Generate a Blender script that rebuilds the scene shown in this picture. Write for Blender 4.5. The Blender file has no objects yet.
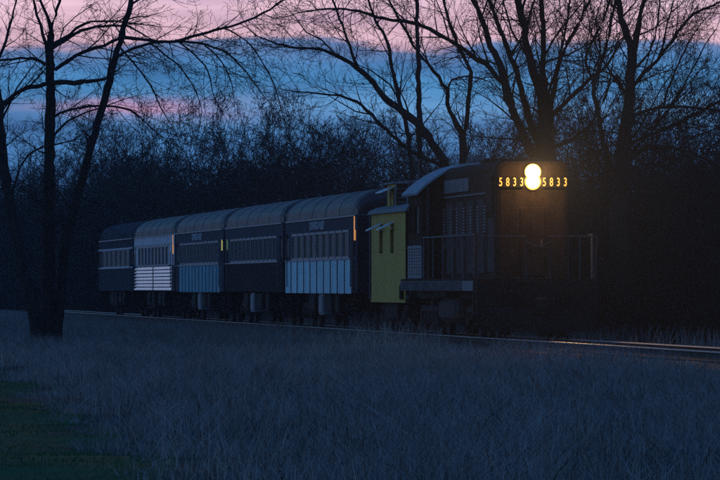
import bpy, math, random
import numpy as np
from mathutils import Vector, Matrix

C = bpy.context.scene.collection
SC = bpy.context.scene
PI = math.pi

# ------------------------------------------------------------------ camera
FPX = 7000.0           # focal length in pixels of the 720 px wide photograph (a long telephoto)
CAMZ = 1.3
cam_d = bpy.data.cameras.new('camera')
cam = bpy.data.objects.new('camera', cam_d); C.objects.link(cam)
cam.location = (0, 0, CAMZ)
cam.rotation_euler = (math.radians(90) + math.atan(47 / FPX), 0, 0)
cam_d.sensor_width = 36; cam_d.lens = 36 * FPX / 720
cam_d.clip_start = 1; cam_d.clip_end = 6000
SC.camera = cam

# ------------------------------------------------------------------ world: dusk sky
SUN_EL, SUN_AZ = math.radians(2.0), math.radians(-60)    # azimuth from +Y towards +X
w = bpy.data.worlds.new('World'); SC.world = w; w.use_nodes = True
nt = w.node_tree; nt.nodes.clear()
def N(t, **k):
    n = nt.nodes.new(t)
    for a, b in k.items(): setattr(n, a, b)
    return n
def L(a, b): nt.links.new(a, b)
def MA(op, a, b=None, c=None, clamp=False):
    n = N('ShaderNodeMath', operation=op); n.use_clamp = clamp
    for i, v in enumerate((a, b, c)):
        if v is None: continue
        if isinstance(v, (int, float)): n.inputs[i].default_value = v
        else: L(v, n.inputs[i])
    return n.outputs[0]
def MIX(f, a, b, mode='MIX'):
    n = N('ShaderNodeMix', data_type='RGBA', blend_type=mode)
    for i, v in ((0, f), (6, a), (7, b)):
        if isinstance(v, (int, float)): n.inputs[i].default_value = v
        elif isinstance(v, tuple): n.inputs[i].default_value = (*v, 1)
        else: L(v, n.inputs[i])
    return n.outputs[2]
sky = N('ShaderNodeTexSky', sky_type='NISHITA'); sky.sun_disc = False
sky.sun_elevation = SUN_EL; sky.sun_rotation = SUN_AZ; sky.air_density = 1.0; sky.dust_density = .6; sky.ozone_density = 4.0
tc = N('ShaderNodeTexCoord'); sep = N('ShaderNodeSeparateXYZ'); L(tc.outputs['Generated'], sep.inputs[0])
zz = sep.outputs[2]; xx = sep.outputs[0]
mp = N('ShaderNodeMapping'); mp.inputs['Scale'].default_value = (30, 30, 160); L(tc.outputs['Generated'], mp.inputs[0])
nz = N('ShaderNodeTexNoise'); nz.inputs['Scale'].default_value = 1.0; nz.inputs['Detail'].default_value = 6; nz.inputs['Roughness'].default_value = .55
L(mp.outputs[0], nz.inputs['Vector'])
nf = MA('SUBTRACT', nz.outputs['Fac'], .5)
zd = MA('ADD', zz, MA('MULTIPLY', nf, .0085))
mr = MA('MULTIPLY', zd, 1 / .08, clamp=True)
ramp = N('ShaderNodeValToRGB'); L(mr, ramp.inputs[0])
stops = [(0, (.03, .09, .23)), (.15, (.04, .13, .33)), (.27, (.06, .18, .41)), (.315, (.095, .235, .47)),
         (.36, (.06, .22, .46)), (.405, (.065, .185, .41)), (.427, (.12, .20, .40)), (.438, (.68, .43, .52)), (.50, (.70, .46, .57)),
         (.56, (.42, .32, .50)), (.75, (.20, .37, .64)), (1, (.14, .36, .64))]
el = ramp.color_ramp.elements
el[0].position, el[0].color = stops[0][0], (*stops[0][1], 1)
el[1].position, el[1].color = stops[-1][0], (*stops[-1][1], 1)
for p, c in stops[1:-1]:
    e = el.new(p); e.color = (*c, 1)
# broad light and dark mottling inside the cloud bank
mp2 = N('ShaderNodeMapping'); mp2.inputs['Scale'].default_value = (34, 34, 330); mp2.inputs['Location'].default_value = (3.3, 1, 7)
L(tc.outputs['Generated'], mp2.inputs[0])
nz2 = N('ShaderNodeTexNoise'); nz2.inputs['Detail'].default_value = 7; nz2.inputs['Scale'].default_value = 1.0; L(mp2.outputs[0], nz2.inputs['Vector'])
mot = MA('ADD', MA('MULTIPLY', nz2.outputs['Fac'], 1.7), .17)
low = MIX(1.0, ramp.outputs[0], (1, 1, 1), 'MULTIPLY')
cmb = N('ShaderNodeCombineColor'); L(mot, cmb.inputs[0]); L(mot, cmb.inputs[1]); L(MA('POWER', mot, .8), cmb.inputs[2])
low = MIX(1.0, low, cmb.outputs[0], 'MULTIPLY')
# a pink break low on the left of the bank
g = MA('DIVIDE', MA('SUBTRACT', zd, .0254), .0009)
g = MA('POWER', 2.718, MA('MULTIPLY', MA('MULTIPLY', g, g), -1))
gx = MA('DIVIDE', MA('ADD', xx, .033), .013)
gx = MA('POWER', 2.718, MA('MULTIPLY', MA('MULTIPLY', gx, gx), -1))
yp = MA('GREATER_THAN', sep.outputs[1], 0)
g = MA('MULTIPLY', MA('MULTIPLY', g, gx), MA('MULTIPLY', yp, MA('MULTIPLY', nz2.outputs['Fac'], 1.25)), clamp=True)
low = MIX(g, low, (.55, .26, .40))
hi = N('ShaderNodeMix', data_type='RGBA', blend_type='MULTIPLY'); hi.inputs[0].default_value = 1
L(sky.outputs[0], hi.inputs[6]); hi.inputs[7].default_value = (.012, .056, .105, 1)
hic = MIX(1.0, hi.outputs[2], (.016, .070, .19), 'ADD')
up = N('ShaderNodeMapRange', interpolation_type='SMOOTHSTEP'); L(zz, up.inputs[0]); up.inputs[1].default_value = .05; up.inputs[2].default_value = .35
colr = MIX(up.outputs[0], low, hic)
bg = N('ShaderNodeBackground'); L(colr, bg.inputs[0]); bg.inputs[1].default_value = 1.12
wo = N('ShaderNodeOutputWorld'); L(bg.outputs[0], wo.inputs[0])

# afterglow from the horizon where the sun has just set
sl = bpy.data.lights.new('sun', 'SUN'); sl.energy = .02; sl.angle = math.radians(12); sl.color = (1, .62, .66)
sun = bpy.data.objects.new('sun', sl); C.objects.link(sun)
sd = Vector((math.sin(SUN_AZ) * math.cos(SUN_EL), math.cos(SUN_AZ) * math.cos(SUN_EL), math.sin(SUN_EL)))
sun.rotation_euler = sd.to_track_quat('Z', 'Y').to_euler()

SC.view_settings.view_transform = 'Standard'; SC.view_settings.look = 'None'
SC.view_settings.gamma = 1; SC.view_settings.exposure = 0; SC.view_settings.use_curve_mapping = False
SC.render.engine = 'CYCLES'
SC.cycles.volume_bounces = 0; SC.cycles.max_bounces = 5; SC.cycles.diffuse_bounces = 2
SC.cycles.transparent_max_bounces = 8
SC.cycles.use_denoising = False
SC.cycles.sample_clamp_indirect = .5; SC.cycles.sample_clamp_direct = 3.0

# ------------------------------------------------------------------ materials
def mat(name, col, rough=.8, metal=0.0, var=.25, scale=3.0, bump=0.0, col2=None, stretch=(1, 1, 1), spec=.08, streak=0.0, det=6, nr=.65):
    m = bpy.data.materials.new(name); m.use_nodes = True
    t = m.node_tree; b = t.nodes['Principled BSDF']
    b.inputs['Roughness'].default_value = rough; b.inputs['Metallic'].default_value = metal
    b.inputs['Specular IOR Level'].default_value = spec
    co = t.nodes.new('ShaderNodeTexCoord'); mpp = t.nodes.new('ShaderNodeMapping'); mpp.inputs['Scale'].default_value = stretch
    t.links.new(co.outputs['Object'], mpp.inputs[0])
    n = t.nodes.new('ShaderNodeTexNoise'); n.inputs['Scale'].default_value = scale; n.inputs['Detail'].default_value = det
    n.inputs['Roughness'].default_value = nr
    t.links.new(mpp.outputs[0], n.inputs['Vector'])
    r = t.nodes.new('ShaderNodeValToRGB'); t.links.new(n.outputs['Fac'], r.inputs[0])
    c2 = col2 or tuple(c * (1 - var) for c in col)
    r.color_ramp.elements[0].position = .33; r.color_ramp.elements[0].color = (*c2, 1)
    r.color_ramp.elements[1].position = .68; r.color_ramp.elements[1].color = (*[min(1, c * (1 + var * .5)) for c in col], 1)
    out = r.outputs[0]
    if streak:
        m2 = t.nodes.new('ShaderNodeMapping'); m2.inputs['Scale'].default_value = (6, 6, .35); t.links.new(co.outputs['Object'], m2.inputs[0])
        n2 = t.nodes.new('ShaderNodeTexNoise'); n2.inputs['Scale'].default_value = 1.5; n2.inputs['Detail'].default_value = 5
        t.links.new(m2.outputs[0], n2.inputs['Vector'])
        r2 = t.nodes.new('ShaderNodeMapRange'); t.links.new(n2.outputs['Fac'], r2.inputs[0])
        r2.inputs[1].default_value = .48; r2.inputs[2].default_value = .75; r2.inputs[4].default_value = streak
        mx = t.nodes.new('ShaderNodeMix'); mx.data_type = 'RGBA'; t.links.new(r2.outputs[0], mx.inputs[0])
        t.links.new(out, mx.inputs[6]); mx.inputs[7].default_value = (.045, .035, .028, 1); out = mx.outputs[2]
    t.links.new(out, b.inputs['Base Color'])
    rr = t.nodes.new('ShaderNodeMapRange'); t.links.new(n.outputs['Fac'], rr.inputs[0])
    rr.inputs[3].default_value = max(0, rough - .12); rr.inputs[4].default_value = min(1, rough + .12)
    t.links.new(rr.outputs[0], b.inputs['Roughness'])
    if bump:
        bp = t.nodes.new('ShaderNodeBump'); bp.inputs['Strength'].default_value = 1; bp.inputs['Distance'].default_value = bump
        t.links.new(n.outputs['Fac'], bp.inputs['Height']); t.links.new(bp.outputs[0], b.inputs['Normal'])
    return m
def emit(name, col, strength):
    m = bpy.data.materials.new(name); m.use_nodes = True
    b = m.node_tree.nodes['Principled BSDF']; b.inputs['Base Color'].default_value = (.1, .1, .1, 1); m.cycles.emission_sampling = 'NONE'
    b.inputs['Emission Color'].default_value = (*col, 1); b.inputs['Emission Strength'].default_value = strength
    return m

M = dict(
    bark=mat('bark', (.035, .028, .024), .9, var=.4, scale=6, bump=.02, stretch=(1, 1, .25)),
    twig=mat('twig', (.03, .024, .02), .9, var=.3),
    soil=mat('soil_turf', (.085, .075, .06), .95, spec=.02, var=.5, scale=.6, bump=.05),
    lawn=mat('mown_turf', (.04, .11, .045), .95, spec=.02, var=.4, scale=.8),
    dead=mat('dead_grass', (.50, .41, .38), .95, col2=(.02, .018, .018), scale=1.6, spec=.02, det=12, nr=.82),
    stalk=mat('dry_stalk', (.62, .48, .38), .9, var=.4, scale=2),
    green=mat('green_grass', (.04, .13, .05), .95, spec=.02, var=.4, scale=1.5),
    gravel=mat('gravel', (.08, .075, .07), .95, var=.6, scale=12, bump=.05),
    tie=mat('tie_wood', (.05, .04, .035), .95, var=.4, scale=4),
    railm=mat('rail_steel', (.07, .05, .045), .8, 0, var=.3, scale=2),
    railtop=mat('rail_head_polished', (.38, .35, .33), .5, .4, var=.1, scale=2),
    purple=mat('coach_grey_violet', (.08, .08, .105), .8, .0, spec=.03, var=.25, scale=1.2, streak=.6),
    roofm=mat('coach_roof_grey', (.055, .045, .058), .5, .0, var=.6, scale=1.5, streak=.6, spec=.10),
    dark=mat('coach_dark_blue', (.05, .055, .075), .85, .0, spec=.02, var=.3, scale=1, streak=.5),
    cdark=mat('coach_brown_black', (.03, .028, .034), .85, .0, spec=.02, var=.3, scale=1, streak=.4),
    flute=mat('polished_fluting', (.42, .38, .395), .26, 1.0, var=.15, scale=1.2),
    dull=mat('dark_rail_paint', (.07, .065, .065), .7, 0, var=.3, scale=3),  # darker tone for the front railing and safety chain
    sdim=mat('steel_panel_dim_sky_tint', (.26, .48, .55), .8, .0, var=.25, scale=1.2, streak=.5, spec=.03),  # darker variant of the panel tone, sky reflection put into its colour
    silver=mat('stainless_steel', (.85, .72, .72), .7, .0, spec=.03, var=.2, scale=1.6, streak=.35),
    sblue=mat('steel_panel_sky_tint', (.70, .93, .96), .8, .0, spec=.03, var=.2, scale=1.2, streak=.4),  # the blue sky mirrored in the steel is put into this matt colour
    under=mat('underframe_black', (.022, .02, .019), .8, var=.4, scale=4),
    truck=mat('truck_grime', (.035, .03, .026), .8, .1, var=.5, scale=5),
    wheel=mat('wheel_steel', (.035, .03, .028), .75, 0, var=.4, scale=4),
    boxm=mat('equipment_box_grey', (.17, .20, .23), .5, .2, var=.3, scale=3, streak=.6),
    glass=mat('dark_window_glass', (.012, .024, .027), .4, 0, var=.2, spec=.07),
    framem=mat('window_frame_metal', (.26, .25, .27), .45, .5, var=.2),
    yellow=mat('yellow_paint', (.68, .42, .06), .6, 0, var=.18, scale=2.2, streak=.45),
    awning=mat('awning_pale_metal', (.62, .64, .66), .4, .3, var=.1),
    loco=mat('loco_brown_black', (.032, .022, .018), .8, 0, spec=.03, var=.4, scale=2.5, streak=.5),
    locog=mat('loco_weathered_panel', (.10, .075, .07), .8, 0, spec=.03, var=.4, scale=2.5, streak=.6),
    locopale=mat('loco_grey_sill', (.22, .21, .215), .6, .1, var=.35, scale=3, streak=.7),
    cabroof=mat('cab_roof_pale', (.36, .37, .40), .6, .0, var=.15, scale=2),
    chrome=mat('handrail_worn_paint', (.16, .16, .16), .6, .0, var=.3, scale=3, streak=.7),
    black=mat('black_steel', (.015, .015, .015), .7, var=.3),
    letter=mat('lettering_pale', (.5, .52, .55), .5, var=.1),
    glowrim=mat('lamp_housing_glow_tone', (.55, .36, .12), .4, .3, var=.2),  # golden tone stands in for the glow at the edge of the lamps
    lamp=emit('headlamp_glow', (1, .60, .22), 45),
    digit=emit('number_light', (1, .36, .04), 2.2),
    orange=emit('orange_vestibule_light', (1, .42, .07), .5),
    lime=emit('pale_green_vestibule_light', (.75, .8, .15), .35),
    mint=emit('dim_mint_vestibule_light', (.35, .7, .35), .12),
)

# ------------------------------------------------------------------ mesh helpers
class MB:
    def __init__(s): s.v = []; s.f = []
    def add(s, vs, fs):
        o = len(s.v); s.v += [tuple(p) for p in vs]; s.f += [tuple(i + o for i in f) for f in fs]; return s
    def box(s, x0, x1, y0, y1, z0, z1, bev=0.0):
        if bev <= 0:
            vs = [(x, y, z) for z in (z0, z1) for x, y in ((x0, y0), (x1, y0), (x1, y1), (x0, y1))]
            return s.add(vs, [(3, 2, 1, 0), (4, 5, 6, 7), (0, 1, 5, 4), (1, 2, 6, 5), (2, 3, 7, 6), (3, 0, 4, 7)])
        b = min(bev, (x1 - x0) * .45, (y1 - y0) * .45, (z1 - z0) * .45); vs = []
        for z, i in ((z0, b), (z0 + b, 0), (z1 - b, 0), (z1, b)):
            X0, X1, Y0, Y1 = x0 + i, x1 - i, y0 + i, y1 - i
            q = b if i == 0 else b * .6
            vs += [(X0 + q, Y0, z), (X1 - q, Y0, z), (X1, Y0 + q, z), (X1, Y1 - q, z), (X1 - q, Y1, z), (X0 + q, Y1, z), (X0, Y1 - q, z), (X0, Y0 + q, z)]
        fs = [tuple(range(7, -1, -1)), tuple(range(24, 32))]
        for r in range(3):
            for k in range(8):
                a = r * 8 + k; c = r * 8 + (k + 1) % 8; fs.append((a, c, c + 8, a + 8))
        return s.add(vs, fs)
    def tube(s, pts, r, n=6, cap=True):
        pts = [Vector(p) for p in pts]; rr = r if isinstance(r, (list, tuple)) else [r] * len(pts)
        vs = []; fs = []
        up = Vector((0, 0, 1))
        for i, p in enumerate(pts):
            d = (pts[min(i + 1, len(pts) - 1)] - pts[max(i - 1, 0)]).normalized()
            a = d.cross(up if abs(d.z) < .9 else Vector((1, 0, 0))).normalized(); b = d.cross(a)
            for k in range(n):
                t = 2 * PI * k / n; vs.append(p + a * math.cos(t) * rr[i] + b * math.sin(t) * rr[i])
        for i in range(len(pts) - 1):
            for k in range(n):
                a = i * n + k; c = i * n + (k + 1) % n; fs.append((a, a + n, c + n, c))
        if cap: fs += [tuple(range(n)), tuple(range((len(pts) - 1) * n + n - 1, (len(pts) - 1) * n - 1, -1))]
        return s.add(vs, fs)
    def disc(s, x, y0, y1, z, r, n=20):   # a wheel: axis along y
        return s.tube([(x, y0, z), (x, y1, z)], r, n)
    def prism(s, prof, x0, x1):            # profile of (y, z) swept along x
        n = len(prof); vs = [(x0, y, z) for y, z in prof] + [(x1, y, z) for y, z in prof]
        fs = [(k, (k + 1) % n, (k + 1) % n + n, k + n) for k in range(n)] + [tuple(range(n - 1, -1, -1)), tuple(range(n, 2 * n))]
        return s.add(vs, fs)
    def obj(s, name, m, parent=None, smooth=False, label=None):
        me = bpy.data.meshes.new(name); me.from_pydata(s.v, [], s.f); me.update(); me.materials.append(m)
        if smooth:
            for p in me.polygons: p.use_smooth = True
        o = bpy.data.objects.new(name, me); C.objects.link(o)
        if parent: o.parent = parent
        if label: o['label'] = label
        return o
def tag(o, label=None, cat=None, group=None, kind=None):
    for k, v in (('label', label), ('category', cat), ('group', group), ('kind', kind)):
        if v: o[k] = v
    return o
def empty(name, loc, rz=0, label=None, cat=None, group=None):
    o = bpy.data.objects.new(name, None); C.objects.link(o); o.location = loc; o.rotation_euler = (0, 0, rz)
    o.empty_display_size = .3
    return tag(o, label, cat, group)
def copy_tree(o, parent=None):
    c = o.copy(); C.objects.link(c)
    if parent: c.parent = parent
    for ch in list(o.children): copy_tree(ch, c)
    return c

# ------------------------------------------------------------------ track frame
U = Vector((.0996, -1, 0)).normalized(); W_ = Vector((-U.y, U.x, 0))    # along the track towards the camera; to the right
REF = Vector((-.09, 206, 0)) + W_ * 1.52                               # track centre under the front of the nearest coach
RZ = math.atan2(U.y, U.x)
def P(t, y=0, z=0): q = REF + U * t + W_ * y; return Vector((q.x, q.y, z))
def track_off(x, y):                                                   # signed distance from centre line, + to the right (behind)
    return (x - REF.x) * W_.x + (y - REF.y) * W_.y

def sstep(a, b, x): t = np.clip((x - a) / (b - a), 0, 1); return t * t * (3 - 2 * t)
def ground_z(x, y):
    a = track_off(x, y)
    n = .05 * np.sin(x * .7 + y * .23) + .05 * np.sin(x * .31 - y * .41 + 2) + .03 * np.sin(y * 1.1 + x * .9)
    base = -.62 + n
    bank = -.38 + 0 * a
    k = 1 - sstep(2.6, 5.5, np.abs(a))
    z = base * (1 - k) + bank * k
    return z + .5 * sstep(8, 40, a)

# ground sheet
def grid(name, xs, ys, zf, m):
    X, Y = np.meshgrid(xs, ys); Z = zf(X, Y)
    v = np.stack([X, Y, Z], -1).reshape(-1, 3); nx, ny = len(xs), len(ys)
    f = [(j * nx + i, j * nx + i + 1, (j + 1) * nx + i + 1, (j + 1) * nx + i) for j in range(ny - 1) for i in range(nx - 1)]
    me = bpy.data.meshes.new(name); me.from_pydata(v.tolist(), [], f); me.materials.append(m)
    for p in me.polygons: p.use_smooth = True
    o = bpy.data.objects.new(name, me); C.objects.link(o); return o
xs = np.concatenate([[-900, -400, -150, -80], np.arange(-50, 50.1, 1.0), [80, 150, 400, 900]])
ys = np.concatenate([[-300, -100, -20, 20], np.arange(40, 360, 1.5), np.arange(362, 500, 8), [560, 700, 1000, 1600]])
gr = grid('ground', xs, ys, ground_z, M['soil']); gr['kind'] = 'structure'
gr.data.materials.append(M['lawn'])
def lawn_edge(y): return -2.02 - (y - 69) * .0690 + .25 * np.sin(y * .35) + .15 * np.sin(y * 1.3)
for p in gr.data.polygons:
    c = p.center
    if 20 < c.y < 153 and c.x < lawn_edge(c.y) and c.x > -50: p.material_index = 1

# ballast, sleepers, rails
b = MB(); ts = np.arange(-190, 130, 2.0)
prof = [(-2.7, -.50), (-1.75, -.20), (1.75, -.20), (2.7, -.50)]
rng0 = random.Random(3)
for t in ts:
    for y, z in prof:
        q = P(t, y + rng0.uniform(-.12, .12), z + rng0.uniform(-.03, .02)); b.v.append(tuple(q))
for i in range(len(ts) - 1):
    for k in range(3): b.f.append((i * 4 + k, i * 4 + k + 1, i * 4 + k + 5, i * 4 + k + 4))
o = b.obj('ballast', M['gravel']); o['kind'] = 'structure'
b = MB()
for i in range(500):
    t = -180 + i * .6; a = rng0.uniform(-.05, .05)
    pts = [P(t - .12 + e, s * (1.28 + a), z) for z in (-.3, -.165) for e, s in ((0, -1), (.24, -1), (.24, 1), (0, 1))]
    b.add(pts, [(3, 2, 1, 0), (4, 5, 6, 7), (0, 1, 5, 4), (1, 2, 6, 5), (2, 3, 7, 6), (3, 0, 4, 7)])
o = b.obj('sleepers', M['tie']); o['kind'] = 'structure'
for s in (-1, 1):
    b = MB()
    rp = [(-.07, -.16), (.07, -.16), (.07, -.145), (.01, -.13), (.01, -.045), (.036, -.035), (.036, -.004), (-.036, -.004), (-.036, -.035), (-.01, -.045), (-.01, -.13), (-.07, -.145)]
    tt = [-190, 130]
    for t in tt:
        for y, z in rp: b.v.append(tuple(P(t, s * .753 + y, z)))
    for k in range(12): b.f.append((k, (k + 1) % 12, (k + 1) % 12 + 12, k + 12))
    o = b.obj('rail', M['railm']); o['kind'] = 'structure'
    b = MB()
    for t in tt:
        for y, z in [(-.040, -.022), (-.034, -.001), (.034, -.001), (.040, -.022)]: b.v.append(tuple(P(t, s * .753 + y, z)))
    for k in range(3): b.f.append((k, k + 1, k + 5, k + 4))
    b.obj('rail_head', M['railtop'], o)

# ------------------------------------------------------------------ running gear shared by the vehicles
def make_truck(parent, x, axles, r=.46, base=2.6, ztop=1.0, name='truck', half=1.02):
    t = MB()
    h = base / 2
    xsA = [x + (-h + base * i / (axles - 1)) for i in range(axles)]
    for s in (-1, 1):
        y0, y1 = sorted((s * (half - .07), s * (half + .07)))
        t.box(x - h - .35, x + h + .35, y0, y1, .62, .80, .03)
        t.prism([(y0, .42), (y1, .42), (y1, .62), (y0, .62)], x - .45, x + .45)
        for q in xsA:
            t.box(q - .17, q + .17, y0 - .03, y1 + .03, .30, .66, .03)
        for q in [(xsA[i] + xsA[i + 1]) / 2 for i in range(axles - 1)]:
            for e in (-.2, 0, .2): t.tube([(q + e, s * (half + .03), .44), (q + e, s * (half + .03), .62)], .075, 8)
            t.box(q - .5, q - .42, s * (half - .2) - .04, s * (half - .2) + .04, .2, .7)
    t.box(x - .3, x + .3, -half, half, .6, ztop, .03)
    o = t.obj(name, M['truck'], parent)
    for q in xsA:
        for s in (-1, 1):
            wv = MB(); ya, yb = sorted((s * .70, s * .83))
            wv.disc(q, ya, yb, r, r, 22); yc, yd = sorted((s * .68, s * .70)); wv.disc(q, yc, yd, r, r + .028, 22)
            wv.disc(q, *sorted((s * .83, s * 1.0)), r, .11, 10)
            wv.obj('wheel', M['wheel'], o)
        ax = MB(); ax.tube([(q, -.68, r), (q, .68, r)], .08, 8); ax.obj('axle', M['wheel'], o)
    return o
def make_coupler(parent, x, s):
    b = MB(); b.box(min(x, x + s * .5), max(x, x + s * .5), -.09, .09, .80, .95, .02)
    b.box(min(x + s * .38, x + s * .62), max(x + s * .38, x + s * .62), -.16, .14, .72, 1.0, .04)
    b.obj('coupler', M['truck'], parent)
    h = MB(); h.tube([(x, .35, .85), (x + s * .25, .37, .55), (x + s * .5, .3, .42)], .03, 6); h.obj('air_hose', M['black'], parent)
def text_mesh(s, size, m, parent, loc, rot, ext=.008, name='lettering', sx=1.0):
    cu = bpy.data.curves.new('t', 'FONT'); cu.body = s; cu.size = size; cu.extrude = ext; cu.align_x = 'CENTER'; cu.align_y = 'CENTER'
    cu.offset = .012 * size
    t = bpy.data.objects.new('t', cu); C.objects.link(t)
    bpy.context.view_layer.update()
    me = bpy.data.meshes.new_from_object(t.evaluated_get(bpy.context.evaluated_depsgraph_get())); me.materials.clear(); me.materials.append(m)
    bpy.data.objects.remove(t); me.name = name
    o = bpy.data.objects.new(name, me); C.objects.link(o); o.parent = parent; o.location = loc; o.rotation_euler = rot; o.scale = (sx, 1, 1)
    return o

# ------------------------------------------------------------------ passenger coaches
HW = 1.52
def roof_arc(hw, ze, zp, n=18, grow=0.0, pw=.75):
    out = []
    for i in range(n + 1):
        a = PI * i / n; y = -math.cos(a); z = math.sin(a)
        out.append((y * (hw + grow), ze + (zp - ze + grow) * (abs(z) ** pw)))
    return out
def make_coach(t_front, style, label):
    Lh = 11.9
    rng = random.Random(style)
    root = empty('passenger_coach', P(t_front - Lh - .05), RZ, label, 'railway coach', 'passenger coaches coupled in the train')
    ze, zp = 3.45, 4.28
    zb, w0, w1 = 1.12, 2.18, 2.98
    upm = {1: M['dark'], 2: M['silver'], 3: M['purple'], 4: M['purple'], 5: M['purple']}[style]
    lom = {1: M['dark'], 2: M['purple'], 3: M['purple'], 4: M['cdark'], 5: M['purple']}[style]
    nwin = {1: 6, 2: 9, 3: 11, 4: 11, 5: 9}[style]
    x0w, x1w = -Lh + 2.3, Lh - 2.3
    if style == 2: x0w, x1w = -Lh + 2.4, Lh - 3.0
    # body: lower wall, letterboard, pillars, ends
    lo = MB(); lo.box(-Lh, Lh, -HW, HW, zb, w0, .02)
    upb = MB(); upb.box(-Lh, Lh, -HW, HW, w1, ze - .004, .02)
    pitch = (x1w - x0w) / nwin; pw = .30 if style not in (2,) else .5
    wins = []
    for i in range(nwin):
        c = x0w + pitch * (i + .5); wins.append((c - (pitch - pw) / 2, c + (pitch - pw) / 2))
    for s in (-1, 1):
        ya, yb = sorted((s * HW, s * (HW - .12)))
        edges = [-Lh + 1.25] + [e for ww in wins for e in ww] + [Lh - 1.25]
        for k in range(0, len(edges), 2): upb.box(edges[k], edges[k + 1], ya, yb, w0 + .002, w1 - .002)
        upb.box(-Lh, -Lh + .30, ya, yb, w0 + .002, w1 - .002); upb.box(Lh - .30, Lh, ya, yb, w0 + .002, w1 - .002)
    for s in (-1, 1):   # end bulkheads
        e = s * Lh; xa, xb = sorted((e - s * .08, e - s * .16)); upb.box(xa, xb, -HW + .13, HW - .13, w0 + .002, w1 - .002)
    lo.obj('lower_wall', lom, root); upb.obj('upper_wall', upm, root)
    co = MB(); co.box(-Lh + .3, Lh - .3, -HW + .45, HW - .45, w0 + .002, w1 - .002); co.obj('dark_interior_core', M['black'], root)  # black core added for the unlit inside of the coach
    # roof with rib seams
    rb = MB(); xs_ = []; nr = 6
    xs_.append((-Lh + .02, -.16)); xs_.append((-Lh + .45, -.02))
    for i in range(nr):
        c = -Lh + .9 + (2 * Lh - 1.8) * i / (nr - 1)
        xs_ += [(c - .06, 0), (c - .05, .010), (c + .05, .010), (c + .06, 0)]
    xs_ += [(Lh - .45, -.02), (Lh - .02, -.16)]
    nA = 18
    for x, gw in xs_:
        for (y, z) in roof_arc(HW + .02, ze, zp, nA, 0): 
            k = (z - ze) / (zp - ze)
            rb.v.append((x, y * (1 + gw / HW * (.3 if gw < 0 else 1)), z + gw * (.2 + k) * (1.6 if gw < 0 else 1)))
    for i in range(len(xs_) - 1):
        for k in range(nA):
            a = i * (nA + 1) + k; rb.f.append((a, a + 1, a + nA + 2, a + nA + 1))
    rb.f.append(tuple(range(nA + 1))); e = (len(xs_) - 1) * (nA + 1); rb.f.append(tuple(range(e + nA, e - 1, -1)))
    roof = rb.obj('roof', M['roofm'] if style != 1 else M['dark'], root)
    for i in range({1: 2, 2: 2, 3: 3, 4: 3, 5: 2}[style]):
        q = rng.uniform(-.2, .2) + (-Lh + 2 + i * (2 * Lh - 4) / ({1: 1, 2: 1, 3: 2, 4: 2, 5: 1}[style]))
        v = MB(); v.box(q - .3, q + .3, -.55, -.15, zp - .2, zp + .03, .05); v.box(q - .36, q + .36, -.6, -.1, zp + .031, zp + .06, .01); v.obj('roof_vent', M['roofm'], roof)
    g = MB()
    g.box(-Lh + .3, Lh - .3, -HW - .035, -HW + .01, ze - .06, ze - .01); g.box(-Lh + .3, Lh - .3, HW - .01, HW + .035, ze - .06, ze - .01)
    g.obj('gutter', M['framem'], roof)
    # windows
    for s in (-1, 1):
        for (a, c) in wins:
            y = s * (HW - .035); ya, yb = sorted((y, y - s * .02))
            p = MB(); p.box(a + .003, c - .003, ya, yb, w0 + .01, w1 - .01)
            po = p.obj('window', M['glass'], root)
            if s < 0:
                f = MB(); yo = -HW - .010; yi = -HW + .03
                for (xa, xb, za, zb2) in ((a - .02, c + .02, w1 - .045, w1 + .03), (a - .02, c + .02, w0 - .03, w0 + .045), (a - .02, a + .045, w0 + .046, w1 - .046), (c - .045, c + .02, w0 + .046, w1 - .046)):
                    f.box(xa, xb, yo, yi, za, zb2)
                if style in (3, 4): f.box((a + c) / 2 - .03, (a + c) / 2 + .03, yo, yi, w0 + .046, w1 - .046)
                f.obj('window_frame', M['framem'], po)
    # vestibule doors with a window; some are lit from inside
    lit = {(5, 1): M['orange'], (2, 1): M['orange'], (3, 1): M['lime'], (4, -1): M['mint']}
    for e in (-1, 1):
        for s in (-1, 1):
            xa, xb = sorted((e * (Lh - .32), e * (Lh - 1.23)))
            d = MB(); ya, yb = sorted((s * (HW - .06), s * (HW - .11)))
            d.box(xa, xb, ya, yb, w0 + .01, w1 - .01); d.box(xa, xb, *sorted((s * (HW + .012), s * (HW - .02))), zb + .02, w0 - .05)
            do = d.obj('door', lom if style != 5 else M['cdark'], root)
            m = lit.get((style, e)) if s < 0 else None
            if m:
                pw_ = MB(); pw_.box(xa + .42, xb - .24, *sorted((s * (HW + .010), s * (HW - .03))), w0 + (.45 if style != 5 else .5), w1 + (.45 if style in (2, 5) else .05))
                pw_.obj('window', m, do, label='narrow door window glowing from the light inside')
            else:
                pw_ = MB(); pw_.box(xa + .2, xb - .2, *sorted((s * (HW - .03), s * (HW - .055))), w0 + .1, w1 - .1); pw_.obj('window', M['glass'], do)
            h = MB(); h.tube([(xa - .06 if e > 0 else xb + .06, s * (HW + .06), 1.3), (xa - .06 if e > 0 else xb + .06, s * (HW + .06), 2.7)], .018, 6)
            h.obj('grab_rail', M['chrome'], do)
        # end door, diaphragm
        d = MB(); x = e * Lh; xa, xb = sorted((x, x + e * .26))
        d.box(xa, xb, -.55, -.42, 1.15, 3.5); d.box(xa, xb, .42, .55, 1.15, 3.5); d.box(xa, xb, -.419, .419, 3.3, 3.5)
        d.obj('diaphragm', M['black'], root)
        d = MB(); xa, xb = sorted((x - e * .0, x + e * .03)); d.box(xa, xb, -.4, .4, 1.16, 3.25); d.obj('end_door', M['cdark'], root)
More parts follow.
